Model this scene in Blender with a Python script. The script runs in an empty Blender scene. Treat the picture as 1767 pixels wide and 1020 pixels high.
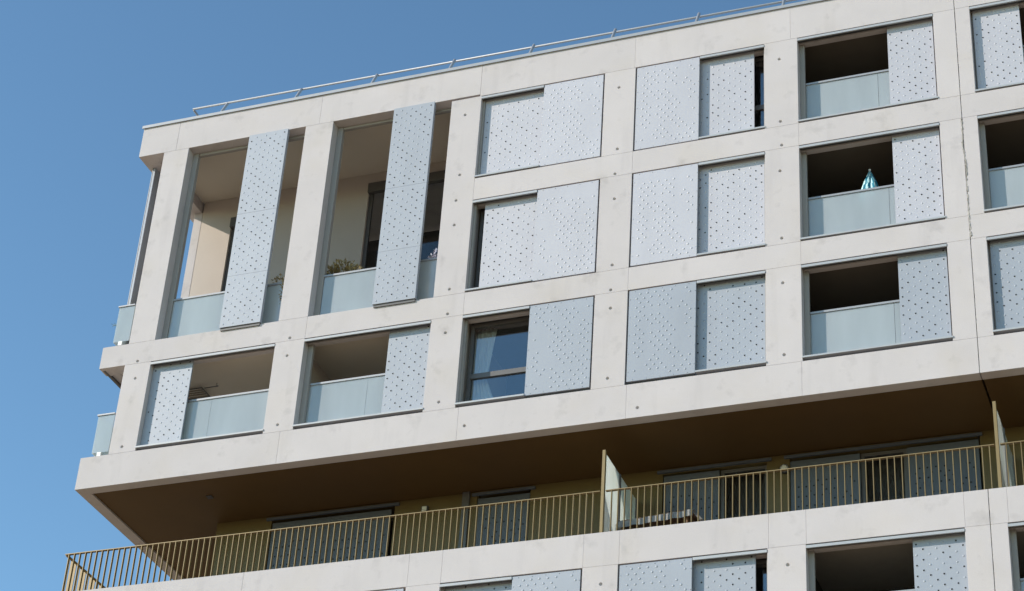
import bpy, bmesh, math, random
from mathutils import Vector, Matrix

random.seed(7)
scene = bpy.context.scene
col = scene.collection

# ------------------------------------------------------------------ camera
cam_data = bpy.data.cameras.new('camera')
cam_data.sensor_width = 36.0
cam_data.lens = 3693.3 * 36.0 / 1767.0
cam_data.clip_start = 0.5
cam_data.clip_end = 9000.0
camera = bpy.data.objects.new('camera', cam_data)
col.objects.link(camera)
RIGHT = Vector((0.93715986, 0.34379493, 0.05946806))
DOWN = Vector((-0.14167536, 0.53073688, -0.83561143))
FWD = Vector((-0.31884086, 0.77467633, 0.54609257))
m = Matrix((RIGHT, -DOWN, -FWD)).transposed().to_4x4()
m.translation = Vector((23.0993990, -33.2242703, -0.220856692))
camera.matrix_world = m
scene.camera = camera

# ------------------------------------------------------------------ sky and sun
SUN_AZ, SUN_EL = math.radians(56.0), math.radians(27.7)   # azimuth measured left of the facade's normal
sun_dir = Vector((-math.sin(SUN_AZ) * math.cos(SUN_EL), -math.cos(SUN_AZ) * math.cos(SUN_EL), math.sin(SUN_EL)))
world = bpy.data.worlds.new('World')
scene.world = world
world.use_nodes = True
wn = world.node_tree.nodes
wl = world.node_tree.links
sky = wn.new('ShaderNodeTexSky')
sky.sky_type = 'NISHITA'
sky.sun_disc = False
sky.sun_elevation = SUN_EL
sky.sun_rotation = math.pi + SUN_AZ
sky.altitude = 200
sky.air_density = 1.0
sky.dust_density = 0.0
sky.ozone_density = 1.6
bg = wn['Background']
bg.inputs['Strength'].default_value = 0.125
gam = wn.new('ShaderNodeGamma'); gam.inputs['Gamma'].default_value = 1.3          # deeper, clearer air towards the zenith
tint = wn.new('ShaderNodeMix'); tint.data_type = 'RGBA'; tint.blend_type = 'MULTIPLY'
tint.inputs['Factor'].default_value = 1.0; tint.inputs['B'].default_value = (.965, 1.035, .885, 1)
wl.new(sky.outputs['Color'], gam.inputs['Color']); wl.new(gam.outputs['Color'], tint.inputs['A'])
wl.new(tint.outputs['Result'], bg.inputs['Color'])
sun_data = bpy.data.lights.new('sun', 'SUN')
sun_data.energy = 3.75
sun_data.angle = math.radians(0.5)
sun_data.color = (1.0, 0.90, 0.77)
sun = bpy.data.objects.new('sun', sun_data)
sun.rotation_euler = sun_dir.to_track_quat('Z', 'Y').to_euler()
sun.location = (-20, -30, 60)
col.objects.link(sun)
scene.view_settings.view_transform = 'Standard'
scene.view_settings.look = 'None'
scene.view_settings.gamma = 1.0
scene.view_settings.exposure = 0.4

# ------------------------------------------------------------------ materials
def new_mat(name):
    mt = bpy.data.materials.new(name)
    mt.use_nodes = True
    nt = mt.node_tree
    return mt, nt.nodes, nt.links, nt.nodes['Principled BSDF']

def simple(name, rgb, rough=0.6, metal=0.0, var=0.08, scale=6.0, bump=0.0, spec=0.5, streak=0.0):
    mt, n, l, p = new_mat(name)
    tc = n.new('ShaderNodeTexCoord')
    nz = n.new('ShaderNodeTexNoise'); nz.inputs['Scale'].default_value = scale; nz.inputs['Detail'].default_value = 6
    l.new(tc.outputs['Object'], nz.inputs['Vector'])
    oi = n.new('ShaderNodeObjectInfo')
    mix = n.new('ShaderNodeMix'); mix.data_type = 'RGBA'
    mix.inputs['A'].default_value = [c * (1 - var) for c in rgb] + [1]
    mix.inputs['B'].default_value = [min(1, c * (1 + var)) for c in rgb] + [1]
    l.new(nz.outputs['Fac'], mix.inputs['Factor'])
    hs = n.new('ShaderNodeHueSaturation')
    mr = n.new('ShaderNodeMapRange'); mr.inputs['To Min'].default_value = 1 - var * .5; mr.inputs['To Max'].default_value = 1 + var * .5
    l.new(oi.outputs['Random'], mr.inputs['Value'])
    val = mr.outputs['Result']
    if streak:      # grime runs down the sheet
        ad = n.new('ShaderNodeVectorMath'); ad.operation = 'ADD'
        mp = n.new('ShaderNodeMapping'); mp.inputs['Scale'].default_value = (2.6, 2.6, .45)
        l.new(tc.outputs['Object'], mp.inputs['Vector']); l.new(mp.outputs['Vector'], ad.inputs[0])
        sc_ = n.new('ShaderNodeMath'); sc_.operation = 'MULTIPLY'; sc_.inputs[1].default_value = 37.0
        l.new(oi.outputs['Random'], sc_.inputs[0]); l.new(sc_.outputs['Value'], ad.inputs[1])
        ns = n.new('ShaderNodeTexNoise'); ns.inputs['Scale'].default_value = 1.0; ns.inputs['Detail'].default_value = 6
        l.new(ad.outputs['Vector'], ns.inputs['Vector'])
        m2 = n.new('ShaderNodeMapRange'); m2.inputs['From Min'].default_value = .45; m2.inputs['From Max'].default_value = .8
        m2.inputs['To Min'].default_value = 1.0; m2.inputs['To Max'].default_value = 1 - streak
        l.new(ns.outputs['Fac'], m2.inputs['Value'])
        mm = n.new('ShaderNodeMath'); mm.operation = 'MULTIPLY'
        l.new(val, mm.inputs[0]); l.new(m2.outputs['Result'], mm.inputs[1]); val = mm.outputs['Value']
    l.new(val, hs.inputs['Value'])
    l.new(mix.outputs['Result'], hs.inputs['Color'])
    l.new(hs.outputs['Color'], p.inputs['Base Color'])
    p.inputs['Roughness'].default_value = rough
    p.inputs['Metallic'].default_value = metal
    p.inputs['Specular IOR Level'].default_value = spec
    if bump:
        bp = n.new('ShaderNodeBump'); bp.inputs['Strength'].default_value = bump; bp.inputs['Distance'].default_value = 0.01
        nb = n.new('ShaderNodeTexNoise'); nb.inputs['Scale'].default_value = scale * 6; nb.inputs['Detail'].default_value = 5
        l.new(tc.outputs['Object'], nb.inputs['Vector'])
        l.new(nb.outputs['Fac'], bp.inputs['Height'])
        l.new(bp.outputs['Normal'], p.inputs['Normal'])
    return mt

def concrete_mat(name, base):
    mt, n, l, p = new_mat(name)
    tc = n.new('ShaderNodeTexCoord')
    def noise(sc, det=6, mapping=None, rough=.55):
        nz = n.new('ShaderNodeTexNoise'); nz.inputs['Scale'].default_value = sc; nz.inputs['Detail'].default_value = det
        nz.inputs['Roughness'].default_value = rough
        src = tc.outputs['Object']
        if mapping:
            mp = n.new('ShaderNodeMapping'); mp.inputs['Scale'].default_value = mapping
            l.new(src, mp.inputs['Vector']); src = mp.outputs['Vector']
        l.new(src, nz.inputs['Vector'])
        return nz.outputs['Fac']
    def ramp(src, lo, hi, a, b):
        r = n.new('ShaderNodeMapRange'); r.inputs['From Min'].default_value = lo; r.inputs['From Max'].default_value = hi
        r.inputs['To Min'].default_value = a; r.inputs['To Max'].default_value = b
        l.new(src, r.inputs['Value']); return r.outputs['Result']
    def mul(a, b):
        x = n.new('ShaderNodeMath'); x.operation = 'MULTIPLY'
        l.new(a, x.inputs[0]); l.new(b, x.inputs[1]); return x.outputs[0]
    cloud = ramp(noise(1.1), .3, .7, .95, 1.03)                 # broad pour tones
    blot = ramp(noise(2.2, 8, None, .6), .56, .82, 1.0, .72)    # darker blotches
    streak = ramp(noise(1.3, 4, (1.9, 1.9, .25)), .56, .85, 1.0, .86)   # rain streaks
    grain = ramp(noise(60, 3), .3, .7, .96, 1.03)
    oi = n.new('ShaderNodeObjectInfo')
    rnd = ramp(oi.outputs['Random'], 0, 1, .975, 1.015)
    f = mul(mul(mul(cloud, blot), mul(streak, grain)), rnd)
    warm = n.new('ShaderNodeMix'); warm.data_type = 'RGBA'
    warm.inputs['A'].default_value = list(base) + [1]
    warm.inputs['B'].default_value = [base[0] * .97, base[1] * .95, base[2] * .89, 1]
    l.new(ramp(noise(.8, 4), .5, .75, 0, .7), warm.inputs['Factor'])
    mx = n.new('ShaderNodeVectorMath'); mx.operation = 'SCALE'
    l.new(warm.outputs['Result'], mx.inputs[0]); l.new(f, mx.inputs['Scale'])
    l.new(mx.outputs['Vector'], p.inputs['Base Color'])
    p.inputs['Roughness'].default_value = .85
    p.inputs['Specular IOR Level'].default_value = .25
    bp = n.new('ShaderNodeBump'); bp.inputs['Strength'].default_value = .25; bp.inputs['Distance'].default_value = .008
    l.new(noise(9, 8, None, .7), bp.inputs['Height'])
    l.new(bp.outputs['Normal'], p.inputs['Normal'])
    return mt

def glass_mat(name, tint, refl=1.0, R0=.1):
    mt, n, l, p = new_mat(name)
    n.remove(p)
    out = n['Material Output']
    tr = n.new('ShaderNodeBsdfTransparent'); tr.inputs['Color'].default_value = list(tint) + [1]
    gl = n.new('ShaderNodeBsdfGlossy'); gl.inputs['Roughness'].default_value = .015; gl.inputs['Color'].default_value = (refl, refl, refl, 1)
    lw = n.new('ShaderNodeLayerWeight'); pw = n.new('ShaderNodeMath'); pw.operation = 'POWER'; pw.inputs[1].default_value = 4.0
    fr = n.new('ShaderNodeMath'); fr.operation = 'MULTIPLY_ADD'; fr.inputs[1].default_value = 1 - R0; fr.inputs[2].default_value = R0
    l.new(lw.outputs['Facing'], pw.inputs[0]); l.new(pw.outputs['Value'], fr.inputs[0])
    tc = n.new('ShaderNodeTexCoord'); nz = n.new('ShaderNodeTexNoise'); nz.inputs['Scale'].default_value = 1.3
    bp = n.new('ShaderNodeBump'); bp.inputs['Strength'].default_value = .05; bp.inputs['Distance'].default_value = .02
    l.new(tc.outputs['Object'], nz.inputs['Vector']); l.new(nz.outputs['Fac'], bp.inputs['Height']); l.new(bp.outputs['Normal'], gl.inputs['Normal'])
    mx = n.new('ShaderNodeMixShader')
    l.new(fr.outputs['Value'], mx.inputs['Fac']); l.new(tr.outputs['BSDF'], mx.inputs[1]); l.new(gl.outputs['BSDF'], mx.inputs[2])
    l.new(mx.outputs['Shader'], out.inputs['Surface'])
    return mt

def frosted_mat(name, rgb, trans=.35, clear=.06, R0=.05):
    mt, n, l, p = new_mat(name)
    n.remove(p)
    out = n['Material Output']
    tc = n.new('ShaderNodeTexCoord'); nz = n.new('ShaderNodeTexNoise'); nz.inputs['Scale'].default_value = 1.2; nz.inputs['Detail'].default_value = 4
    mp = n.new('ShaderNodeMapping'); mp.inputs['Scale'].default_value = (1.6, 1.6, .35)
    l.new(tc.outputs['Object'], mp.inputs['Vector']); l.new(mp.outputs['Vector'], nz.inputs['Vector'])
    cm = n.new('ShaderNodeMix'); cm.data_type = 'RGBA'
    cm.inputs['A'].default_value = [c * .80 for c in rgb] + [1]; cm.inputs['B'].default_value = [min(1, c * 1.18) for c in rgb] + [1]
    l.new(nz.outputs['Fac'], cm.inputs['Factor'])
    df = n.new('ShaderNodeBsdfDiffuse'); tl = n.new('ShaderNodeBsdfTranslucent')
    l.new(cm.outputs['Result'], df.inputs['Color']); l.new(cm.outputs['Result'], tl.inputs['Color'])
    m1 = n.new('ShaderNodeMixShader'); m1.inputs['Fac'].default_value = trans
    l.new(df.outputs['BSDF'], m1.inputs[1]); l.new(tl.outputs['BSDF'], m1.inputs[2])
    tr = n.new('ShaderNodeBsdfTransparent'); tr.inputs['Color'].default_value = (.8, .95, .93, 1)
    m2 = n.new('ShaderNodeMixShader'); m2.inputs['Fac'].default_value = clear
    l.new(m1.outputs['Shader'], m2.inputs[1]); l.new(tr.outputs['BSDF'], m2.inputs[2])
    gl = n.new('ShaderNodeBsdfGlossy'); gl.inputs['Roughness'].default_value = .06
    lw = n.new('ShaderNodeLayerWeight'); pw = n.new('ShaderNodeMath'); pw.operation = 'POWER'; pw.inputs[1].default_value = 4.0
    fr = n.new('ShaderNodeMath'); fr.operation = 'MULTIPLY_ADD'; fr.inputs[1].default_value = 1 - R0; fr.inputs[2].default_value = R0
    l.new(lw.outputs['Facing'], pw.inputs[0]); l.new(pw.outputs['Value'], fr.inputs[0])
    m3 = n.new('ShaderNodeMixShader')
    l.new(fr.outputs['Value'], m3.inputs['Fac']); l.new(m2.outputs['Shader'], m3.inputs[1]); l.new(gl.outputs['BSDF'], m3.inputs[2])
    l.new(m3.outputs['Shader'], out.inputs['Surface'])
    return mt

def leaf_mat(name, a, b):
    mt, n, l, p = new_mat(name)
    tc = n.new('ShaderNodeTexCoord'); nz = n.new('ShaderNodeTexNoise'); nz.inputs['Scale'].default_value = 22
    l.new(tc.outputs['Object'], nz.inputs['Vector'])
    mx = n.new('ShaderNodeMix'); mx.data_type = 'RGBA'
    mx.inputs['A'].default_value = list(a) + [1]; mx.inputs['B'].default_value = list(b) + [1]
    mr = n.new('ShaderNodeMapRange'); mr.inputs['From Min'].default_value = .35; mr.inputs['From Max'].default_value = .65
    l.new(nz.outputs['Fac'], mr.inputs['Value']); l.new(mr.outputs['Result'], mx.inputs['Factor'])
    l.new(mx.outputs['Result'], p.inputs['Base Color'])
    p.inputs['Roughness'].default_value = .6
    return mt

CONC = concrete_mat('pale_cast_concrete', (.508, .473, .482))
SEAL = simple('joint_sealant', (.30, .28, .26), .95, 0, .35, 14, .6)
SOFF = simple('bronze_soffit_cladding', (.103, .057, .018), .62, 0, .12, 1.5, .05, .3)
WALLB = simple('gold_bronze_wall_cladding', (.108, .074, .020), .55, 0, .10, 1.6)
RAIL = simple('champagne_bronze_paint', (.235, .168, .074), .45, .2, .06, 5)
ALU = simple('silver_grey_shutter_paint', (.43, .432, .48), .55, .08, .07, 1.3, .03, .5, .07)
ALU_DIM = simple('shutter_paint_dim_reflection', (.308, .335, .388), .55, .08, .07, 1.3, .03, .5, .07)  # same shutter finish; the weaker horizon reflection is painted into its colour
ALU_SHADE = simple('shaded_shutter_paint', (.078, .09, .112), .6, .0, .05, 1.3)  # shutters under the overhang: their shade is put into a darker base colour
HOLE = simple('perforation_dark', (.02, .022, .025), .9, 0, .1, 8)
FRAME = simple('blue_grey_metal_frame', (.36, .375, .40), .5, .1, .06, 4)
DARKF = simple('dark_grey_window_frame', (.11, .105, .105), .5, .2, .08, 5)
POST = simple('mid_grey_frame_post', (.30, .285, .275), .85, 0, .06, 4)
GALV = simple('galvanised_steel', (.30, .31, .335), .5, .25, .10, 8)
ZINC = simple('zinc_coping', (.30, .315, .34), .5, .2, .10, 3)
PLAST = simple('beige_render', (.50, .44, .40), .9, 0, .05, 2.2, .12, .2)
CEIL = simple('light_ceiling_paint', (.62, .56, .49), .9, 0, .04, 1.8, .05, .2)
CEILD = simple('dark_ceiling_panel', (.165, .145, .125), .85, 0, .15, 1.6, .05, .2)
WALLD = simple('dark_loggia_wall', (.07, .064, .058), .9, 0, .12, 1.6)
ROOM = simple('room_wall_paint', (.16, .15, .14), .9, 0, .1, 2)
FLOORM = simple('balcony_floor_tiles', (.36, .33, .30), .8, 0, .1, 5)
FROST = frosted_mat('frosted_glass', (.585, .625, .66), .35, .27, .075)
SCREEN = frosted_mat('frosted_screen_glass', (.90, .98, .96), .82, .06)
PANED = glass_mat('terrace_door_glass', (.9, .92, .92), .9, .035)
PANE = glass_mat('window_glass', (.93, .96, .97), .95, .10)
CURT = simple('white_curtain_cloth', (.78, .78, .76), .9, 0, .05, 9)
CLOTH = simple('white_tablecloth', (.5, .5, .49), .9, 0, .06, 7)
WOOD = simple('brown_wood', (.16, .085, .04), .7, 0, .25, 12)
TEAL = simple('teal_canopy_cloth', (.012, .17, .25), .8, 0, .15, 20)
TEALP = simple('pale_canopy_stripe', (.50, .74, .78), .8, 0, .1, 20)
WHITE = simple('white_plastic', (.75, .75, .74), .5, 0, .04, 4)
TERRA = simple('terracotta', (.33, .15, .08), .85, 0, .15, 9)
GREY = simple('dark_grey_plastic', (.05, .05, .055), .6, 0, .1, 6)
LEAFD = leaf_mat('dry_foliage', (.14, .10, .035), (.40, .31, .14))
LEAFG = leaf_mat('green_foliage', (.03, .06, .015), (.13, .15, .04))
FLOWER = leaf_mat('lilac_flower', (.30, .33, .50), (.62, .62, .72))
LAMPG = simple('opal_lamp_cover', (.55, .53, .48), .5, 0, .05, 6)

# ------------------------------------------------------------------ mesh helpers
def box(bm, x0, x1, y0, y1, z0, z1, mi=0):
    vs = [bm.verts.new(p) for p in ((x0, y0, z0), (x1, y0, z0), (x1, y1, z0), (x0, y1, z0),
                                    (x0, y0, z1), (x1, y0, z1), (x1, y1, z1), (x0, y1, z1))]
    fs = []
    for f in ((0, 3, 2, 1), (4, 5, 6, 7), (0, 1, 5, 4), (1, 2, 6, 5), (2, 3, 7, 6), (3, 0, 4, 7)):
        fc = bm.faces.new([vs[i] for i in f]); fc.material_index = mi; fs.append(fc)
    return vs, fs

def bevel_all(bm, w, seg=1):
    bmesh.ops.bevel(bm, geom=list(bm.edges), offset=w, segments=seg, affect='EDGES', profile=.5)

def tube(bm, a, b, r, n=8, mi=0, r2=None):
    a, b = Vector(a), Vector(b)
    d = (b - a).normalized()
    u = d.orthogonal().normalized(); v = d.cross(u)
    r2 = r if r2 is None else r2
    ra = [bm.verts.new(a + (u * math.cos(t) + v * math.sin(t)) * r) for t in [2 * math.pi * i / n for i in range(n)]]
    rb = [bm.verts.new(b + (u * math.cos(t) + v * math.sin(t)) * r2) for t in [2 * math.pi * i / n for i in range(n)]]
    for i in range(n):
        f = bm.faces.new([ra[i], ra[(i + 1) % n], rb[(i + 1) % n], rb[i]]); f.material_index = mi; f.smooth = True
    f = bm.faces.new(ra[::-1]); f.material_index = mi
    f = bm.faces.new(rb); f.material_index = mi

def obj(name, bm, mats, parent=None, loc=None):
    bmesh.ops.recalc_face_normals(bm, faces=bm.faces)
    me = bpy.data.meshes.new(name)
    bm.to_mesh(me); bm.free()
    for mt in (mats if isinstance(mats, (list, tuple)) else [mats]):
        me.materials.append(mt)
    o = bpy.data.objects.new(name, me)
    col.objects.link(o)
    if parent: o.parent = parent
    if loc: o.location = loc
    return o

def boxobj(name, dims, mat, parent, bev=0.0):
    bm = bmesh.new(); box(bm, *dims)
    if bev: bevel_all(bm, bev)
    return obj(name, bm, mat, parent)

def copy(o, parent, loc=None):
    c = o.copy(); col.objects.link(c); c.parent = parent
    if loc is not None: c.location = loc
    return c

def thing(name, label, cat, loc=(0, 0, 0), rz=0.0, group=None):
    o = bpy.data.objects.new(name, None); col.objects.link(o)
    o.location = loc; o.rotation_euler = (0, 0, rz)
    o['label'] = label; o['category'] = cat
    if group: o['group'] = group
    return o

# ------------------------------------------------------------------ ground
bm = bmesh.new()
bmesh.ops.create_grid(bm, x_segments=2, y_segments=2, size=3000)
for v in bm.verts: v.co.z = -1.85
g = obj('ground', bm, simple('pale_gravel_ground', (.38, .27, .155), .95, 0, .2, .4))
g['kind'] = 'structure'

# ------------------------------------------------------------------ building frame dimensions
B = thing('apartment_building', 'pale concrete apartment building with a grid of perforated metal shutters', 'building', (0, 0, -1.85))
BO = Vector((0, 0, 1.85))        # parts are written in world metres; the base of the building is at z = -1.85

def part(name, bm, mats, parent=None):
    return obj(name, bm, mats, parent or B, None if parent else BO)
def pbox(name, dims, mat, bev=0.0, parent=None):
    bm = bmesh.new(); box(bm, *dims)
    if bev: bevel_all(bm, bev)
    return part(name, bm, mat, parent)

L = dict(A=1.288, B=4.880, C=8.392, D=11.866, E=15.330, F=18.838, G=22.35)
R_ = dict(A=4.205, B=7.700, C=11.185, D=14.634, E=18.106, F=21.66, G=25.17)
ROW = {1: (26.318, 28.525), 2: (23.452, 25.762), 3: (20.785, 22.912), 0: (14.85, 16.972)}
ROWS = (1, 2, 3, 0)
TT = (23.448, 28.575)
YD = .32            # depth of the concrete frame
END = 25.9
DEPTH = 13.0

HOLES = [(8.04, 28.08), (8.04, 26.48), (8.01, 25.82), (8.02, 25.19), (8.04, 23.59), (8.05, 22.99), (8.04, 22.54), (8.03, 20.93), (11.51, 28.07), (11.53, 26.45), (11.5, 25.82), (11.51, 25.19), (11.52, 23.57), (11.51, 22.98), (11.52, 22.55), (11.52, 20.95), (14.95, 28.05), (14.96, 26.44), (14.98, 25.84), (14.94, 25.21), (14.96, 23.59), (14.96, 22.96), (14.97, 22.55), (14.98, 20.94), (4.53, 22.98), (4.52, 22.55), (4.52, 20.91), (0.95, 22.97), (0.97, 22.54), (0.95, 20.89), (8.04, 16.99), (11.55, 17.0), (11.55, 16.61), (15.0, 16.61), (8.62, 20.31), (12.14, 20.21)]

def concrete(name, dims, mat=None):
    """a cast piece with small arrises and, where the photo shows them, conical tie holes"""
    x0, x1, y0, y1, z0, z1 = dims
    o = pbox(name, dims, mat or CONC, .003)
    hs = [h for h in HOLES if x0 + .06 < h[0] < x1 - .06 and z0 + .05 < h[1] < z1 - .05] if y0 <= 0.001 else []
    if hs:
        cb = bmesh.new()
        for hx, hz in hs:
            tube(cb, (hx, y0 - .02, hz), (hx, y0 + .055, hz), .042, 12, 0, .020)
        bmesh.ops.recalc_face_normals(cb, faces=cb.faces)
        cm = bpy.data.meshes.new('cutter'); cb.to_mesh(cm); cb.free()
        co = bpy.data.objects.new('cutter', cm); col.objects.link(co); co.parent = B; co.location = BO
        md = o.modifiers.new('holes', 'BOOLEAN'); md.object = co; md.operation = 'DIFFERENCE'; md.solver = 'EXACT'
        bpy.context.view_layer.update()
        ev = o.evaluated_get(bpy.context.evaluated_depsgraph_get())
        nm = bpy.data.meshes.new_from_object(ev)
        o.modifiers.clear(); o.data = nm; nm.name = name
        bpy.data.objects.remove(co); bpy.data.meshes.remove(cm)
    return o

JX = 18.545    # movement joint
def beam_run(z0, z1, xs, y1=YD, name='beam'):
    for a, b in zip(xs[:-1], xs[1:]):
        ga = .007 if abs(a - JX) < .01 else .001
        gb = .007 if abs(b - JX) < .01 else .001
        concrete(name, (a + (ga if a > 0.01 else 0), b - gb, 0, y1, z0, z1))

# roof beam (taller over the tall loggias), floor beams, base beam and the parapet of the lower block
ROOF_Z = 29.40
concrete('beam', (0, .95, 0, YD, 28.575, ROOF_Z))
beam_run(28.575, ROOF_Z, [.952, 4.53, 8.352])
beam_run(28.525, ROOF_Z, [8.354, 11.845, 15.19, JX, 22.3, END])
beam_run(25.762, 26.316, [7.702 + .69, L['D'], L['E'], JX, L['G'], END])
beam_run(22.912, 23.446, [0.03, L['B'], L['C'], L['D'], L['E'], JX, L['G'], END])
beam_run(20.0, 20.745, [0, 4.6, 8.47, 11.91, 15.31, JX, 22.3, END], .25)
beam_run(16.972, 17.655, [0, 4.23, 7.72, 8.40, 11.19, 11.88, 14.66, 15.34, 18.12, JX, 18.86, 22.3, END], .25)
# end beams along the left end of the building
concrete('beam', (0, .39, YD + .002, DEPTH, 28.575, ROOF_Z))
concrete('beam', (.03, .33, YD + .002, DEPTH, 22.96, 23.446))
concrete('beam', (0, .26, .252, DEPTH, 20.0, 20.745))
concrete('beam', (0, .25, .252, DEPTH, 16.972, 17.655))
# columns
CX = [(.655, L['A']), (R_['A'], L['B']), (R_['B'], L['C']), (R_['C'], L['D']), (R_['D'], L['E']), (R_['E'], JX), (JX, L['F']), (R_['F'], L['G']), (R_['G'], END)]
for i, (a, b) in enumerate(CX):
    a2 = a + (.007 if a == JX else .001); b2 = b - (.007 if b == JX else .001)
    yd = .42 if i < 2 else YD
    concrete('column', (a2, b2, 0, YD if i else .42, 20.747, 22.910))
    if i < 2:
        concrete('column', (a2, b2, 0, yd, 23.448, 28.573))
    elif i == 2:
        concrete('column', (a2, b2, 0, .42, 23.448, 28.523))
    else:
        concrete('column', (a2, b2, 0, YD, 23.448, 25.760))
        concrete('column', (a2, b2, 0, YD, 26.318, 28.523))
    concrete('column', (a2, b2, 0, YD, 14.842, 16.970))
# rough sealant in the movement joint, wandering over its lips
bm = bmesh.new()
def seal(z0, z1, amp, w0):
    n = int((z1 - z0) / .035); prev = None
    ph = random.uniform(0, 9)
    for k in range(n + 1):
        z = z0 + (z1 - z0) * k / n
        c = JX + amp * (math.sin(z * 2.3 + ph) + .6 * math.sin(z * 7.1 + 1.7 * ph)) + random.uniform(-.006, .006)
        w = w0 * random.uniform(.5, 1.7)
        y = .012 if w0 < .012 else random.uniform(-.012, .002)
        a = bm.verts.new((c - w, y, z)); m_ = bm.verts.new((c + w * .2, y - random.uniform(0, .008), z)); b = bm.verts.new((c + w, y, z))
        a2 = bm.verts.new((c - w, .05, z)); b2 = bm.verts.new((c + w, .05, z))
        cur = (a2, a, m_, b, b2)
        if prev:
            for i in range(4): bm.faces.new((prev[i], prev[i + 1], cur[i + 1], cur[i]))
        prev = cur
for args in ((25.8, 29.38, .014, .008), (24.0, 25.75, .018, .013), (22.95, 23.95, .010, .012), (20.02, 22.9, .006, .009), (14.9, 17.63, .004, .008)):
    bm = bmesh.new(); seal(*args); part('joint_sealant', bm, SEAL)

# coping and upstand on the roof
def coping(prof, p0, p1, axis):
    """angle-profile metal coping swept along one axis"""
    bm = bmesh.new(); rings = []
    for t in (p0, p1):
        rings.append([bm.verts.new((t, u, z) if axis == 'x' else (u, t, z)) for u, z in prof])
    n = len(prof)
    for i in range(n): bm.faces.new((rings[0][i], rings[0][(i + 1) % n], rings[1][(i + 1) % n], rings[1][i]))
    bm.faces.new(rings[0][::-1]); bm.faces.new(rings[1])
    part('coping', bm, ZINC)
Z = ROOF_Z
coping([(-.035, Z - .025), (-.012, Z - .025), (-.012, Z + .012), (.33, Z + .012), (.33, Z + .06), (-.035, Z + .05)], -.035, END + .03, 'x')
coping([(-.035, Z - .025), (-.012, Z - .025), (-.012, Z + .012), (.40, Z + .012), (.40, Z + .058), (-.035, Z + .048)], .334, DEPTH, 'y')
pbox('roof_slab', (.392, END, YD + .004, DEPTH, 28.92, 29.36), CONC)

# roof guard rail: a top tube with raked posts bolted behind the coping, returning along the end
bm = bmesh.new(); tube(bm, (.63, .89, 30.5), (END, 1.15, 30.5), .026)
gr = part('roof_guard_rail', bm, GALV)
bm = bmesh.new(); tube(bm, (.63, .92, 30.5), (.63, 9.0, 30.5), .026); obj('end_rail', bm, GALV, gr)
pbm = bmesh.new(); tube(pbm, (0, .36, 29.40), (0, .91, 30.5), .034, 8)
px0 = obj('guard_post', pbm, GALV, gr, (1.532, 0, 0))
for k in range(1, 13): copy(px0, gr, (1.532 + 1.905 * k, 0, 0))
pe = copy(px0, gr, (.55, 1.58, 0)); pe.rotation_euler = (0, 0, -math.pi / 2)
for k in range(1, 4): c = copy(pe, gr, (.55, 1.58 + 1.9 * k, 0))

# ------------------------------------------------------------------ floors, ceilings and walls behind the frame
BW = 2.38
# tall loggias at the corner (one open terrace two storeys high)
pbox('floor_slab', (.332, 8.36, YD + .1, DEPTH, 23.06, 23.43), FLOORM)
pbox('ceiling', (.392, 8.36, YD + .004, BW + .3, 28.86, 28.918), CEIL)
for d in ((.429, 1.24, BW, BW + .3, 23.43, 28.858), (1.24, 2.06, BW, BW + .3, 28.0, 28.858), (2.06, 4.72, BW, BW + .3, 23.43, 28.858),
          (4.72, 8.36, BW, BW + .3, 28.56, 28.858), (7.9, 8.36, .45, BW, 23.43, 28.858)): pbox('loggia_wall', d, PLAST)
concrete('end_column', (.215, .428, 2.374, 2.95, 23.45, 28.573))
concrete('end_column', (.03, .428, 2.27, 2.95, 20.75, 22.95))
def window(x0, x1, z0, z1, y, mull=(), trans=(), dark=True, fw=.065, dep=.07, glass=None):
    bm = bmesh.new()
    box(bm, x0, x0 + fw, y, y + dep, z0, z1); box(bm, x1 - fw, x1, y, y + dep, z0, z1)
    box(bm, x0 + fw, x1 - fw, y, y + dep, z1 - fw, z1); box(bm, x0 + fw, x1 - fw, y, y + dep, z0, z0 + fw)
    for mx in mull: box(bm, mx - fw * .6, mx + fw * .6, y + .003, y + dep, z0 + fw, z1 - fw)
    for tz in trans: box(bm, x0 + fw, x1 - fw, y - .004, y + dep - .005, tz - .055, tz + .055)
    w = part('window', bm, DARKF if dark else POST)
    pb = bmesh.new(); box(pb, x0 + fw * .5, x1 - fw * .5, y + dep * .45, y + dep * .45 + .012, z0 + fw * .5, z1 - fw * .5)
    obj('pane', pb, glass or PANE, w)
    return w
window(1.24, 2.06, 23.43, 28.0, BW + .06, (), (25.6,), glass=PANED)
window(4.72, 7.9, 23.43, 28.56, BW + .06, (5.55, 6.8), (26.18,), glass=PANED, fw=.09)
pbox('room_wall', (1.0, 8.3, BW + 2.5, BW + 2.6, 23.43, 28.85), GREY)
pbox('roller_shutter_box', (4.72, 7.9, BW - .06, BW + .05, 28.30, 28.555), DARKF)
pbox('roller_shutter_box', (1.24, 2.06, BW - .06, BW + .05, 27.98, 28.24), DARKF)

# row 3 loggias under them
pbox('ceiling', (.332, 8.36, YD + .004, BW + .3, 22.98, 23.058), CEIL)
pbox('floor_slab', (.262, END, .254, DEPTH, 20.36, 20.76), FLOORM)
for d in ((.43, 8.36, BW, BW + .25, 20.76, 22.978), (4.42, 4.66, YD + .01, BW, 20.76, 22.978), (7.95, 8.36, YD + .01, BW, 20.76, 22.978)): pbox('loggia_wall', d, PLAST)

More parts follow.
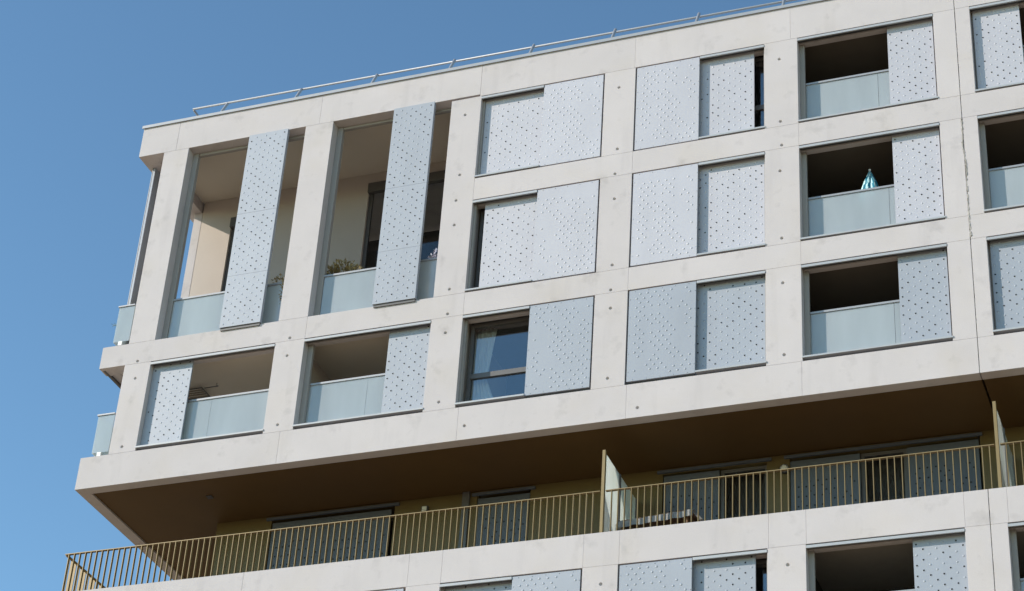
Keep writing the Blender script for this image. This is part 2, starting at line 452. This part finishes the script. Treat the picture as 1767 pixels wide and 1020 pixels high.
# window bays C, D, G and part of F: rooms behind a window wall
RY = 5.2
for r in (1, 2, 3, 0):
    z0, z1 = ROW[r]
    for b in 'CDG':
        x0, x1 = L[b] - .28, R_[b] + .28
        ds = [(x0 - .05, x0, .345, RY, z0 - .02, z1 + .12), (x1, x1 + .05, .345, RY, z0 - .02, z1 + .12), (x0, x1, RY, RY + .1, z0 - .02, z1 + .12), (x0, x1, .49, RY, z1 + .125, z1 + .2)]
        if r in (1, 2, 0): ds.append((x0, x1, .345, RY, z0 - .12, z0 - .025))
        for d in ds: pbox('room_wall', d, ROOM)
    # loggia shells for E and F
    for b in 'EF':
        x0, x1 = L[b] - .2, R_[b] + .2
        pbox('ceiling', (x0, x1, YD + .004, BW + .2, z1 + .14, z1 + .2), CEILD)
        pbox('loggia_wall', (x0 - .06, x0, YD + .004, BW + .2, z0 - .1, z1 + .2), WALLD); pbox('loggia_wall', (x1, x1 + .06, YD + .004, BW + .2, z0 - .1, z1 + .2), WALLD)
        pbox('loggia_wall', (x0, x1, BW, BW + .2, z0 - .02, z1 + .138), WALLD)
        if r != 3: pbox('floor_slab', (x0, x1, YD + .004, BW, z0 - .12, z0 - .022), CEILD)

# ------------------------------------------------------------------ opening frames: lintel track, sill track, jamb posts
def opening(b, r, post_w=.06, post_y=.17, post_mat=POST, half=0):
    x0, x1 = L[b], R_[b]; z0, z1 = ROW[r]
    h0 = x0 + 1.398 if half > 0 else x0; h1 = x0 + 1.43 if half < 0 else x1      # tracks run over the sliding half only
    t = pbox('lintel_track', (h0 + .004, h1 - .004, -.012, .022, z1 - .082, z1 - .030), FRAME)
    pbox('track_channel', (h0 + .005, h1 - .005, .024, .163, z1 - .011, z1 - .002), GREY)
    pbox('track_channel', (h0 + .005, h1 - .005, .024, .10, z1 - .055, z1 - .012), GREY)
    pbox('lintel_trim', (x0 + .006, x1 - .006, .165, YD - .02, z1 - .040, z1 - .004), CONC)
    pbox('sill_track', (h0 - (.01 if half <= 0 else 0), h1 + (.01 if half >= 0 else 0), -.02, YD - .03, z0 + .026, z0 + .062), FRAME)
    pbox('jamb_post', (x0 + .003, x0 + post_w, post_y, post_y + .07, z0 + .064, z1 - .042), post_mat)
    pbox('jamb_post', (x1 - .035, x1 - .003, post_y, post_y + .07, z0 + .064, z1 - .042), post_mat)
    return t

def balustrade(x0, x1, z0, zt, y, seams=(), end_post=False):
    rb = bmesh.new(); box(rb, x0 - .01, x1 + .005, y - .022, y + .042, zt - .03, zt + .012)
    p = part('balustrade', rb, GALV)
    xs = [x0] + list(seams) + [x1]
    for a, b in zip(xs[:-1], xs[1:]):
        pb = bmesh.new(); box(pb, a + (.003 if a != x0 else 0), b - (.003 if b != x1 else 0), y, y + .018, z0, zt - .032)
        obj('glass_pane', pb, FROST, p)
    if end_post:
        eb = bmesh.new(); box(eb, x1 + .006, x1 + .035, y - .02, y + .04, z0, zt + .012); obj('end_post', eb, GALV, p)
    cb = bmesh.new(); box(cb, x0 - .01, x1 + .005, y - .025, y + .045, z0 - .06, z0 - .002)
    obj('base_channel', cb, FRAME, p)
    return p

# ------------------------------------------------------------------ shutters
def dome(bm, x, z, y, r=.024, h=.0075):
    n = 8
    r0 = [bm.verts.new((x + r * math.cos(t), y + .001, z + r * math.sin(t))) for t in [2 * math.pi * i / n for i in range(n)]]
    r1 = [bm.verts.new((x + r * .66 * math.cos(t), y - h * .75, z + r * .66 * math.sin(t))) for t in [2 * math.pi * i / n for i in range(n)]]
    c = bm.verts.new((x, y - h, z))
    for i in range(n):
        f = bm.faces.new((r0[i], r0[(i + 1) % n], r1[(i + 1) % n], r1[i])); f.smooth = True
        f = bm.faces.new((r1[i], r1[(i + 1) % n], c)); f.smooth = True

def nozzle(bm, x, z, y, r=.028, ri=.018, h=.006):
    n = 8
    A = [2 * math.pi * i / n for i in range(n)]
    r0 = [bm.verts.new((x + r * math.cos(t), y + .001, z + r * math.sin(t))) for t in A]
    r1 = [bm.verts.new((x + ri * math.cos(t), y - h, z + ri * math.sin(t))) for t in A]
    r2 = [bm.verts.new((x + ri * .95 * math.cos(t), y - .0015, z + ri * .95 * math.sin(t))) for t in A]
    for i in range(n):
        f = bm.faces.new((r0[i], r0[(i + 1) % n], r1[(i + 1) % n], r1[i])); f.smooth = True
        f = bm.faces.new((r1[i], r1[(i + 1) % n], r2[(i + 1) % n], r2[i])); f.material_index = 1
    f = bm.faces.new(r2); f.material_index = 1

def plate(bm, x0, x1, z0, z1, y0, y1, cells=None):
    """front-faced plate with return edges; dome bases sit on the front at y0"""
    box(bm, x0, x1, y0, y1, z0, z1)

def shutter_mesh(w, h, th, pattern, seed=0, splits=(), rivets=True, mat=None):
    rnd = random.Random(seed)
    bm = bmesh.new()
    zs = [0] + list(splits) + [h]
    for a, b in zip(zs[:-1], zs[1:]):
        b0 = bmesh.new(); box(b0, 0, w, 0, .004 + th, a + (.0015 if a else 0), b - (.0015 if b != h else 0))
        bevel_all(b0, .0012)
        tmp = bpy.data.meshes.new('tmp'); b0.to_mesh(tmp); b0.free(); bm.from_mesh(tmp); bpy.data.meshes.remove(tmp)
    if pattern == 'lattice':
        dx, dz = .1145, .2015
        nx = int((w - .10) / dx); x_off = (w - (nx) * dx) / 2
        for i in range(nx + 1):
            x = x_off + i * dx
            z = .075 + (dz / 2 if i % 2 else 0)
            while z < h - .05:
                if all(abs(z - s) > .04 for s in splits):
                    if rnd.random() < .42: nozzle(bm, x, z, 0)
                    else: dome(bm, x, z, 0)
                z += dz
    else:
        for x, z in pattern: 
            z += max(0, h - 2.62)
            if mat is ALU_SHADE: 
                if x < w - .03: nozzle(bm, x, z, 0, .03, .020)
            elif x < w - .03 and z < h - .03: dome(bm, x, z, 0, .027, .0085)
        if rivets:
            for k in range(5):
                dome(bm, w * (.09 + .2 * k), h - .03, 0, .011, .008); dome(bm, w * (.09 + .2 * k), .03, 0, .011, .008)
                dome(bm, .025, h * (.1 + .2 * k), 0, .011, .008); dome(bm, w - .02, h * (.1 + .2 * k), 0, .011, .008)
    bmesh.ops.recalc_face_normals(bm, faces=bm.faces)
    me = bpy.data.meshes.new('shutter'); bm.to_mesh(me); bm.free()
    me.materials.append(mat or ALU); me.materials.append(HOLE)
    return me

PAT_D = [(0.227, 1.973), (0.374, 1.974), (0.532, 1.976), (0.696, 1.97), (0.858, 1.974), (0.452, 1.872), (0.615, 1.869), (0.778, 1.864), (0.158, 1.871), (0.305, 1.865), (0.689, 1.768), (0.846, 1.767), (0.222, 1.768), (0.385, 1.762), (0.457, 1.671), (0.617, 1.657), (0.768, 1.66), (0.85, 1.558), (0.153, 1.662), (0.305, 1.659), (0.222, 1.562), (1.161, 1.97), (1.231, 1.869), (1.078, 1.665), (1.014, 1.556), (1.162, 1.563), (1.242, 1.459), (1.16, 1.351), (1.245, 1.252), (1.163, 1.148), (1.244, 0.835), (0.462, 1.453), (0.616, 1.453), (0.311, 1.456), (0.696, 1.355), (0.148, 1.455), (0.382, 1.354), (0.542, 1.349), (0.222, 1.355), (0.78, 1.245), (0.621, 1.252), (0.468, 1.249), (0.856, 1.145), (0.7, 1.149), (0.931, 1.037), (0.148, 1.248), (0.223, 1.148), (0.773, 1.041), (0.626, 1.043), (0.473, 1.04), (0.303, 1.045), (0.857, 0.938), (0.697, 0.939), (0.143, 1.043), (0.546, 0.941), (0.223, 0.946), (0.778, 0.833), (0.62, 0.84), (0.456, 0.838), (0.135, 0.849), (0.297, 0.845), (0.851, 0.729), (0.69, 0.733), (0.538, 0.739), (0.939, 0.629), (0.782, 0.626), (0.614, 0.635), (0.218, 0.737), (1.011, 0.526), (0.855, 0.529), (0.292, 0.639), (0.144, 0.638), (1.088, 0.423), (0.932, 0.432), (1.244, 0.435), (0.219, 0.534), (0.537, 0.53), (0.613, 0.43), (1.171, 0.322), (0.464, 0.425), (0.683, 0.324), (1.248, 0.21), (1.092, 0.219), (0.936, 0.219), (0.385, 0.322), (0.54, 0.319), (1.163, 0.117), (1.013, 0.116), (0.86, 0.115), (0.769, 0.214), (0.615, 0.222), (0.461, 0.222), (0.149, 0.224)]
PAT_C = [(0.214, 1.969), (0.364, 1.974), (0.522, 1.962), (0.296, 1.864), (0.448, 1.868), (0.603, 1.866), (0.765, 1.86), (0.921, 1.866), (1.229, 1.87), (0.136, 1.864), (0.213, 1.76), (0.689, 1.761), (0.842, 1.762), (1.009, 1.761), (0.772, 1.656), (0.923, 1.658), (0.134, 1.665), (0.289, 1.66), (0.454, 1.656), (0.844, 1.554), (0.376, 1.555), (0.53, 1.556), (1.15, 1.557), (1.234, 1.453), (1.079, 1.455), (0.452, 1.452), (0.608, 1.456), (0.764, 1.454), (1.161, 1.349), (0.535, 1.357), (0.691, 1.35), (0.841, 1.352), (1.237, 1.256), (1.089, 1.245), (0.611, 1.241), (0.766, 1.248), (0.924, 1.249), (1.16, 1.147), (0.142, 1.249), (0.538, 1.146), (0.694, 1.144), (0.846, 1.146), (1.238, 1.052), (1.075, 1.046), (0.616, 1.044), (0.774, 1.042), (0.92, 1.048), (0.453, 1.047), (1.161, 0.944), (0.531, 0.94), (0.686, 0.941), (1.24, 0.846), (0.215, 0.941), (0.609, 0.836), (0.779, 0.835), (0.93, 0.837), (0.135, 0.838), (0.683, 0.733), (0.85, 0.733), (1.004, 0.74), (1.163, 0.738), (0.21, 0.74), (0.766, 0.632), (0.927, 0.632), (1.075, 0.638), (1.241, 0.638), (0.133, 0.641), (1.156, 0.538), (0.212, 0.535), (0.367, 0.534), (0.527, 0.529), (0.3, 0.433), (0.614, 0.425), (0.771, 0.424), (0.916, 0.436), (1.074, 0.429), (1.237, 0.435), (0.691, 0.326), (0.524, 0.329), (1.01, 0.328), (1.17, 0.329), (0.614, 0.225), (0.773, 0.224), (0.926, 0.223), (1.086, 0.221), (1.243, 0.226), (0.692, 0.115), (0.849, 0.125), (1.002, 0.122), (1.167, 0.117), (0.137, 0.229), (0.222, 0.126), (0.536, 0.119)]

YI = .135          # front of the inner (sliding) shutters
def shutter(me, x, y, z, rot=None, parent=None):
    o = bpy.data.objects.new('shutter', me); col.objects.link(o); o.parent = parent or B
    o.location = Vector((x, y, z)) + BO
    if rot: o.rotation_euler = rot
    return o
ROW[4] = ROW[0]
M_IN = {h: shutter_mesh(1.40, h, .035, 'lattice', i, mat=ALU_DIM if h in (2.06, 2.05) else ALU) for i, h in enumerate((2.13, 2.24, 2.06, 2.05))}
M_E = {h: shutter_mesh(.915, h, .035, 'lattice', 10 + i, mat=ALU_DIM if h in (2.06, 2.05) else ALU) for i, h in enumerate((2.13, 2.24, 2.06, 2.05))}
M_A3 = shutter_mesh(.94, 2.06, .035, 'lattice', 21, mat=ALU_DIM)
M_TALL = shutter_mesh(.955, 5.10, .08, 'lattice', 30, (1.30, 2.93), mat=ALU_DIM)
M_END = shutter_mesh(.955, 5.06, .05, 'lattice', 31, (1.30, 2.93), mat=ALU_DIM)
M_OC = {r: shutter_mesh(1.325, ROW[r][1] - ROW[r][0] - .055, .035, PAT_C if r in (2, 3) else PAT_D, 40 + r, mat=ALU_DIM if r in (3, 4) else ALU) for r in (1, 2, 3, 4)}
M_OD = {r: shutter_mesh(1.355, ROW[r][1] - ROW[r][0] - .055, .035, PAT_D, 50 + r, mat=ALU_DIM if r in (3, 4) else ALU) for r in (1, 2, 3, 4)}
HS = {1: 2.13, 2: 2.24, 3: 2.06, 0: 2.05}

for r in (1, 2, 3, 0):
    z0, z1 = ROW[r]
    for b in 'CDG':
        opening(b, r, .05, .10 if r != 3 or b != 'C' else .12, POST, -1 if b == 'C' else 1)
        window(L[b] + .05, R_[b] - .04, z0 + .066, z1 - .03, .37, (L[b] + 1.42,), (z0 + .87,))
    # outer fixed panels, set in a dark rebate
    rr = r or 4
    zo = z0 + .027
    for me, x, w in ((M_OC[rr], 9.828, 1.325), (M_OD[rr], 11.898, 1.355), (M_OD[rr], L['G'] + .032, 1.355)):
        shutter(me, x, .004, zo)
        pbox('panel_frame', (x - .03 if x != 9.828 else x + .02, x + w + (.028 if x == 9.828 else -.02), .05, .09, z0 + .002, z1 - .002), GREY)
    zi = z0 + .064
    # inner sliding panels
    if r == 1: shutter(M_IN[2.13], 8.448, YI, zi)
    if r == 2: shutter(M_IN[2.24], 8.628, YI, zi)
    if r == 0: shutter(M_IN[2.05], 8.448, YI, zi)
    if r in (1, 0): shutter(M_IN[HS[r]], 12.985, YI, zi)
    else: shutter(M_IN[HS[r]], 13.20, YI, zi)
    shutter(M_IN[HS[r]], L['G'] + 1.4, YI, zi)
    # loggia bays E and F
    for b in 'EF': opening(b, r, .10, .19, POST)
    shutter(M_E[HS[r]], 17.152 if r else 17.18, YI, zi)
    if r in (1, 3): 
        o = shutter(M_E[HS[r]], 18.875, YI, zi)
    else:
        shutter(M_E[HS[r]], 20.72, YI, zi)
    gz = z0 + .124
    if True:
        balustrade(15.43, 18.04, gz, z0 + 1.165, .27, (17.02,) if r != 1 else (16.9,))
        balustrade(18.94, 21.6, gz, z0 + 1.165, .27, (20.3,))
        window(19.0 if r != 2 else 18.95, 21.6, z0 + .066, z1 - .03, BW - .1, (20.3,), (z0 + .87,))

# row 3 loggias A and B
opening('A', 3, .03, .19, POST); opening('B', 3, .12, .19, POST)
shutter(M_A3, 1.262 + .03, YI, 20.785 + .064)
shutter(M_E[2.06], 6.735, YI, 20.785 + .064)
balustrade(1.34, 3.99 + .14, 20.785 + .124, 21.955, .27, (2.75,), True)
balustrade(5.0, 7.62, 20.785 + .124, 21.935, .27, (6.3,))

# bottom row of the lower block beyond A and B (its heads just enter the picture)
for b in 'AB':
    opening(b, 0, .05, .12, POST, -1)
    shutter(M_OC[4], L[b] + 1.45, .004, 14.877)
beam_run(14.2, 14.84, [0, 4.23, 8.40, 11.88, 15.34, JX, 22.3, END])
pbox('lower_wall', (.3, END, .52, .7, -1.85, 14.7), CONC)
pbox('lower_wall', (.0, END, .02, .5, -1.85, 14.195), CONC)

# tall loggias: balustrades, jamb posts, tall sliding shutters in front of the openings
for b in 'AB':
    jb = bmesh.new()
    box(jb, L[b] + .002, L[b] + .13, .24, .34, TT[0] + .01, TT[1] - .01)
    part('jamb_post', jb, POST)
    x0, x1 = L[b], R_[b]
    balustrade(x0 + .14, x1 - .01, TT[0] + .075, 24.60, .26, (x0 + 1.45,))
    lb = bmesh.new(); box(lb, x0 + .14, x1 - .02, .26, .34, TT[1] - .07, TT[1] - .012)
    part('shutter_track', lb, POST)
shutter(M_TALL, 2.845, -.055, 23.462)
shutter(M_TALL, 6.362, -.055, 23.462)
for x in (2.845, 6.362):
    bb = bmesh.new(); box(bb, x + .02, x + .94, -.03, .03, 23.40, 23.455)
    part('shutter_bracket', bb, DARKF)

# left end: a tall shutter seen edge-on and the ends of the glass balustrades
o = shutter(M_END, .135, 1.42, 23.50, (0, 0, -math.pi / 2))
tb = bmesh.new(); box(tb, .115, .13, .46, 1.40, 23.47, 28.57)
part('shutter_track', tb, GALV)
tb = bmesh.new(); box(tb, .075, .135, .10, 2.2, 22.905, 22.955)
part('shutter_track', tb, DARKF)
for z0, zt, xl in ((23.56, 24.455, .235), (20.84, 21.735, .225)):
    rb = bmesh.new(); box(rb, xl - .02, .62, .008, .07, zt + .002, zt + .034); p = part('balustrade', rb, GALV)
    rb = bmesh.new(); box(rb, xl - .02, xl + .04, .072, 2.24, zt + .002, zt + .034); obj('side_handrail', rb, GALV, p)
    pb = bmesh.new(); box(pb, xl, .62, .03, .048, z0, zt); obj('glass_pane', pb, FROST, p)
    pb = bmesh.new(); box(pb, xl, xl + .018, .052, 2.24, z0, zt); obj('glass_pane', pb, FROST, p)
    for a in (xl + .14,):
        cb = bmesh.new(); box(cb, a, a + .09, .01, .07, z0 - .10, z0 - .002); obj('clamp', cb, WHITE, p)

# ------------------------------------------------------------------ recessed terrace floor
pbox('soffit', (.265, JX - .02, .255, DEPTH, 20.035, 20.30), SOFF)
pbox('soffit', (JX + .02, END, .255, DEPTH, 20.035, 20.30), SOFF)
pbox('terrace_floor', (.252, END, .252, DEPTH, 17.1, 17.40), FLOORM)
pbox('ceiling_spotlight', (2.55, 2.67, .95, 1.07, 20.015, 20.034), GREY)
WY = 2.135
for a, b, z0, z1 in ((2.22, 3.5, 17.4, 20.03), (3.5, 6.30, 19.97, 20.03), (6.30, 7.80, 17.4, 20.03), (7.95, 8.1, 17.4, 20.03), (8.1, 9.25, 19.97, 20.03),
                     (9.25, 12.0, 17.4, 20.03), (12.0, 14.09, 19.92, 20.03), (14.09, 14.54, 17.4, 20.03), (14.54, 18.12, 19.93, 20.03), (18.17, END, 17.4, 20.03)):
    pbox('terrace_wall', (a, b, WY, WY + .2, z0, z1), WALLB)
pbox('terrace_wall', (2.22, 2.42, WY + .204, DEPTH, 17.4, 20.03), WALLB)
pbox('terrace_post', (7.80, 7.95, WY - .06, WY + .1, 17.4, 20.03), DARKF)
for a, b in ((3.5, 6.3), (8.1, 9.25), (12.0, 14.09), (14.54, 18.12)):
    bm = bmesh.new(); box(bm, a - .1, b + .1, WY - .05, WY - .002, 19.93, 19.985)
    part('shutter_track', bm, ALU_SHADE)
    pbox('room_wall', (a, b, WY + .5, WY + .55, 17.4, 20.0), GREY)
M_T = [shutter_mesh(1.345, 2.45, .03, PAT_D, 60, (), False, ALU_SHADE), shutter_mesh(1.12, 2.45, .03, PAT_C, 61, (), False, ALU_SHADE)]
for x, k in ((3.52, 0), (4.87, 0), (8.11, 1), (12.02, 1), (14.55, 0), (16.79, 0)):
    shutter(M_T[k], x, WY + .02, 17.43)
window(13.15, 14.09, 17.42, 19.91, WY + .1, glass=PANED); window(15.9, 16.78, 17.42, 19.91, WY + .1, glass=PANED)
# wall lamps
lp = pbox('wall_lamp', (6.92, 7.06, WY - .07, WY - .002, 19.68, 19.82), GREY)
bm = bmesh.new(); box(bm, 6.94, 7.04, WY - .085, WY - .071, 19.70, 19.80); obj('lamp_cover', bm, LAMPG, lp)
bm = bmesh.new(); tube(bm, (14.45, WY - .002, 19.70), (14.45, WY - .08, 19.70), .09, 16); lp = part('wall_lamp', bm, GREY)
bm = bmesh.new(); tube(bm, (14.45, WY - .081, 19.70), (14.45, WY - .11, 19.70), .08, 16, 0, .05); obj('lamp_cover', bm, LAMPG, lp)

# railings: handrail with flat upright bars, one run per flat
bb = bmesh.new(); box(bb, -.006, .006, -.028, .028, 0, .885)
BARM = bpy.data.meshes.new('bar'); bmesh.ops.recalc_face_normals(bb, faces=bb.faces); bb.to_mesh(BARM); bb.free(); BARM.materials.append(RAIL)
def railing(x0, x1, first, step=.1285, y=.075):
    rb = bmesh.new(); box(rb, x0, x1, y - .032, y + .032, 18.535, 18.55); r = part('terrace_railing', rb, RAIL)
    rb = bmesh.new(); box(rb, x0, x1, y - .026, y + .026, 17.662, 17.676); obj('bottom_rail', rb, RAIL, r)
    x = first
    while x < x1 - .02:
        o = bpy.data.objects.new('bar', BARM); col.objects.link(o); o.parent = r; o.location = (x, y, 17.65)
        x += step
    return x
nx_ = railing(.04, 11.445, .13)
nx_ = railing(11.555, 18.70, 11.67)
railing(18.80, END, 18.9)
rb = bmesh.new(); box(rb, .018, .082, .11, 9.0, 18.535, 18.55)
r = part('terrace_railing', rb, RAIL)
for k in range(66):
    o = bpy.data.objects.new('bar', BARM); col.objects.link(o); o.parent = r
    o.location = (.05, .20 + k * .1285, 17.65); o.rotation_euler = (0, 0, math.pi / 2)

# glass privacy screens between the flats
for x in (11.50, 18.75):
    bm = bmesh.new(); box(bm, x - .028, x + .028, .03, .11, 17.40, 19.40)
    p = part('privacy_screen', bm, RAIL)
    for a, b in ((.115, .93), (1.03, 1.98)):
        gb = bmesh.new(); box(gb, x - .008, x + .008, a, b, 17.5, 19.37)
        obj('glass_panel', gb, SCREEN, p)
    mb = bmesh.new(); box(mb, x - .03, x + .03, .95, 1.01, 17.40, 19.37); obj('mullion', mb, DARKF, p)
    mb = bmesh.new(); box(mb, x - .03, x + .03, 2.0, 2.06, 17.40, 19.37); obj('mullion', mb, DARKF, p)

# ------------------------------------------------------------------ loose things on the loggias and the terrace
# curtain in the open window
bm = bmesh.new()
nz, nxx = 14, 26
grid = []
for i in range(nz + 1):
    t = i / nz; z = 22.86 - t * 2.02
    wd = .46 - .22 * t ** .8 if t < .52 else .26 + .75 * (t - .52)
    row = []
    for j in range(nxx + 1):
        s = j / nxx
        row.append(bm.verts.new((8.46 + wd * s, .58 + .022 * math.sin(s * 34) + .008 * math.sin(s * 71 + t * 3), z)))
    grid.append(row)
for i in range(nz):
    for j in range(nxx):
        f = bm.faces.new((grid[i][j], grid[i][j + 1], grid[i + 1][j + 1], grid[i + 1][j])); f.smooth = True
bmesh.ops.solidify(bm, geom=list(bm.faces), thickness=.004)
o = obj('curtain', bm, CURT)
o['label'] = 'white curtain drawn aside behind the open window'; o['category'] = 'curtain'

# closed parasol
P = thing('parasol', 'closed teal striped parasol poking up behind a frosted glass balustrade', 'parasol', (16.59, .66, 23.48))
bm = bmesh.new()
n = 64; rings = []
for k, (z, rr) in enumerate(((1.87, .010), (1.78, .036), (1.68, .068), (1.58, .098), (1.48, .125), (1.36, .158), (1.15, .18), (.85, .19), (.62, .17), (.50, .13))):
    ring = []
    for i in range(n):
        a = 2 * math.pi * i / n
        q = 1.15 * rr * (1 + .17 * math.cos(8 * a + .25 * k) + .06 * math.sin(3 * a + k))      # slack folds between the ribs
        ring.append(bm.verts.new((q * math.cos(a), q * math.sin(a), z + .012 * math.sin(8 * a) * (k > 0))))
    rings.append(ring)
for k in range(len(rings) - 1):
    for i in range(n):
        f = bm.faces.new((rings[k][i], rings[k][(i + 1) % n], rings[k + 1][(i + 1) % n], rings[k + 1][i]))
        f.material_index = 1 if (i + k // 2) % 4 in (0, 1) and (i * 7 + k * 3) % 11 > 1 else 0; f.smooth = True
bm.faces.new(rings[0]); bm.faces.new(rings[-1][::-1])
obj('canopy', bm, [TEAL, TEALP], P)
bm = bmesh.new(); tube(bm, (0, 0, .05), (0, 0, 1.87), .018, 10); obj('pole', bm, WHITE, P)
bm = bmesh.new(); bmesh.ops.create_uvsphere(bm, u_segments=12, v_segments=8, radius=.026, matrix=Matrix.Translation((0, 0, 1.89))); obj('finial', bm, WHITE, P)
bm = bmesh.new(); tube(bm, (0, 0, -.05), (0, 0, .06), .22, 20, 0, .19); obj('base', bm, GREY, P)

# plants
def leaves(bm, n, c, rad, size, seed, up=.4, mi=0, hang=0.0):
    rnd = random.Random(seed)
    for _ in range(n):
        d = Vector((rnd.gauss(0, 1), rnd.gauss(0, 1), rnd.gauss(0, 1))).normalized()
        q = rnd.random() ** .45
        p = Vector(c) + Vector((d.x * rad[0], d.y * rad[1], d.z * rad[2] - hang * rnd.random())) * q
        ax = (d + Vector((0, 0, up)) + Vector((rnd.uniform(-.6, .6), rnd.uniform(-.6, .6), rnd.uniform(-.4, .4)))).normalized()
        sd = ax.cross(Vector((rnd.uniform(-1, 1), rnd.uniform(-1, 1), rnd.uniform(-1, 1)))).normalized()
        l = size * rnd.uniform(.6, 1.4); w = l * .22
        v = [bm.verts.new(p), bm.verts.new(p + ax * l * .5 + sd * w), bm.verts.new(p + ax * l), bm.verts.new(p + ax * l * .5 - sd * w)]
        f = bm.faces.new(v); f.material_index = mi
def stems(bm, c, tips, r=.006, mi=0):
    for t in tips: tube(bm, c, t, r, 5, mi, r * .5)
def potted(name, label, loc, potr, poth, fol, mat, pot_mat=TERRA, tips=()):
    t = thing(name, label, 'plant', loc)
    bm = bmesh.new(); tube(bm, (0, 0, 0), (0, 0, poth), potr * .75, 16, 0, potr); tube(bm, (0, 0, poth - .04), (0, 0, poth + .005), potr * 1.08, 16, 0, potr * 1.08)
    obj('pot', bm, pot_mat, t)
    bm = bmesh.new()
    stems(bm, (0, 0, poth), tips or [(random.uniform(-.15, .15), random.uniform(-.1, .1), poth + random.uniform(.2, .5)) for _ in range(8)])
    for i, (nn, c, rad, sz) in enumerate(fol): leaves(bm, nn, c, rad, sz, hash(label) % 1 + i + len(label), .35)
    obj('foliage', bm, mat, t)
    return t
potted('potted_shrub', 'dry yellowing shrub spilling over the frosted balustrade of a tall loggia', (5.14, .58, 23.43), .20, .75,
       [(260, (-.12, 0, 1.40), (.22, .16, .20), .08), (330, (.12, 0, 1.46), (.30, .18, .27), .09), (150, (.45, 0, 1.36), (.24, .14, .14), .075)], LEAFD, TERRA,
       [(-.25, 0, 1.6), (.0, 0, 1.80), (.15, 0, 1.84), (.3, .05, 1.76), (.5, 0, 1.55), (-.1, .1, 1.72), (.62, 0, 1.45)])
potted('trailing_plant', 'sparse trailing plant beside a concrete column behind the tall shutter', (4.02, .44, 23.43), .11, .8,
       [(110, (-.10, -.10, 1.27), (.20, .08, .16), .06), (130, (.08, -.24, .88), (.055, .03, .36), .05)], LEAFD, TERRA,
       [(-.24, -.05, 1.40), (-.12, 0, 1.46), (.02, -.05, 1.38), (.08, -.20, 1.22), (-.1, .05, 1.3)])
potted('potted_shrub', 'small green shrub behind the end balustrade at the building corner', (.50, .62, 23.43), .15, .6,
       [(170, (-.05, 0, 1.28), (.20, .14, .28), .085), (60, (-.1, 0, 1.0), (.16, .12, .2), .08)], LEAFG)
potted('flowering_plant', 'lilac flowering plant before the dark window of a tall loggia', (7.12, 1.25, 23.43), .18, 1.2,
       [(110, (0, 0, 1.85), (.16, .14, .28), .08)], FLOWER)
# twig poking out past the corner
t = thing('twig', 'thin bare twig poking out past the end balustrade', 'twig', (.24, .10, 24.02))
bm = bmesh.new(); tube(bm, (.02, .0, 0), (-.13, -.02, .05), .005, 5); tube(bm, (-.06, -.01, .027), (-.10, .0, .09), .004, 5); tube(bm, (-.09, -.01, .035), (-.15, -.0, .02), .004, 5)
leaves(bm, 12, (-.11, -.01, .04), (.05, .03, .04), .035, 5)
obj('stem', bm, LEAFG, t)

# drying rack on the row 3 loggia ceiling
t = thing('clothes_airer', 'slatted clothes airer hung under the ceiling behind a perforated shutter', 'clothes airer', (1.6, 1.4, 22.90))
bm = bmesh.new()
box(bm, -.42, .26, -.16, -.14, -.012, .012); box(bm, -.42, .26, .24, .26, -.012, .012); box(bm, .24, .262, -.138, .238, -.012, .012); box(bm, -.42, -.40, -.138, .238, -.012, .012)
obj('frame', bm, DARKF, t)
bm = bmesh.new()
for k in range(4): box(bm, -.398, .238, -.08 + k * .085, -.045 + k * .085, -.008, .008)
obj('slats', bm, simple('taupe_slat', (.20, .165, .13), .7), t)
bm = bmesh.new(); tube(bm, (.30, -.12, 0), (.64, -.13, .0), .011, 6)
for x in (-.3, .15): tube(bm, (x, .05, .012), (x, .05, .078), .006, 6)
tube(bm, (.6, -.13, .0), (.6, -.13, .078), .006, 6)
obj('hanger', bm, DARKF, t)

# table on the terrace
t = thing('terrace_table', 'low brown wooden table under a white cloth on the terrace', 'table', (12.42, .66, 17.40), math.radians(-6))
bm = bmesh.new(); box(bm, -.72, .72, -.27, .27, .66, .70); box(bm, -.66, .66, -.24, .24, .62, .659); obj('top', bm, WOOD, t)
for sx in (-.63, .63):
    for sy in (-.21, .21):
        bm = bmesh.new(); box(bm, sx - .03, sx + .03, sy - .03, sy + .03, 0, .619); obj('leg', bm, WOOD, t)
bm = bmesh.new(); nx2, ny2 = 30, 12; gr_ = []
for i in range(nx2 + 1):
    row = []
    for j in range(ny2 + 1):
        x = -.86 + 1.64 * i / nx2; y = -.36 + .72 * j / ny2
        ox = max(0, -.735 - x); oy = max(0, abs(y) - .285)
        px = max(x, -.735 - .02 * math.sin(j * 1.9) * (ox > 0)); py = max(-.29, min(.29, y))
        z = .708 - 2.6 * ox - 2.1 * oy + .006 * math.sin(i * .9 + j * .7)
        row.append(bm.verts.new((px - ox * .12, py + (.012 * math.sin(i * 1.3) if oy > 0 else 0), z)))
    gr_.append(row)
for i in range(nx2):
    for j in range(ny2): 
        f = bm.faces.new((gr_[i][j], gr_[i + 1][j], gr_[i + 1][j + 1], gr_[i][j + 1])); f.smooth = True
bmesh.ops.solidify(bm, geom=list(bm.faces), thickness=.004)
o = obj('tablecloth', bm, CLOTH, None, (12.42, .66, 17.40)); o.rotation_euler = (0, 0, math.radians(-6))
o['label'] = 'white cloth draped over the terrace table behind the railing'; o['category'] = 'tablecloth'
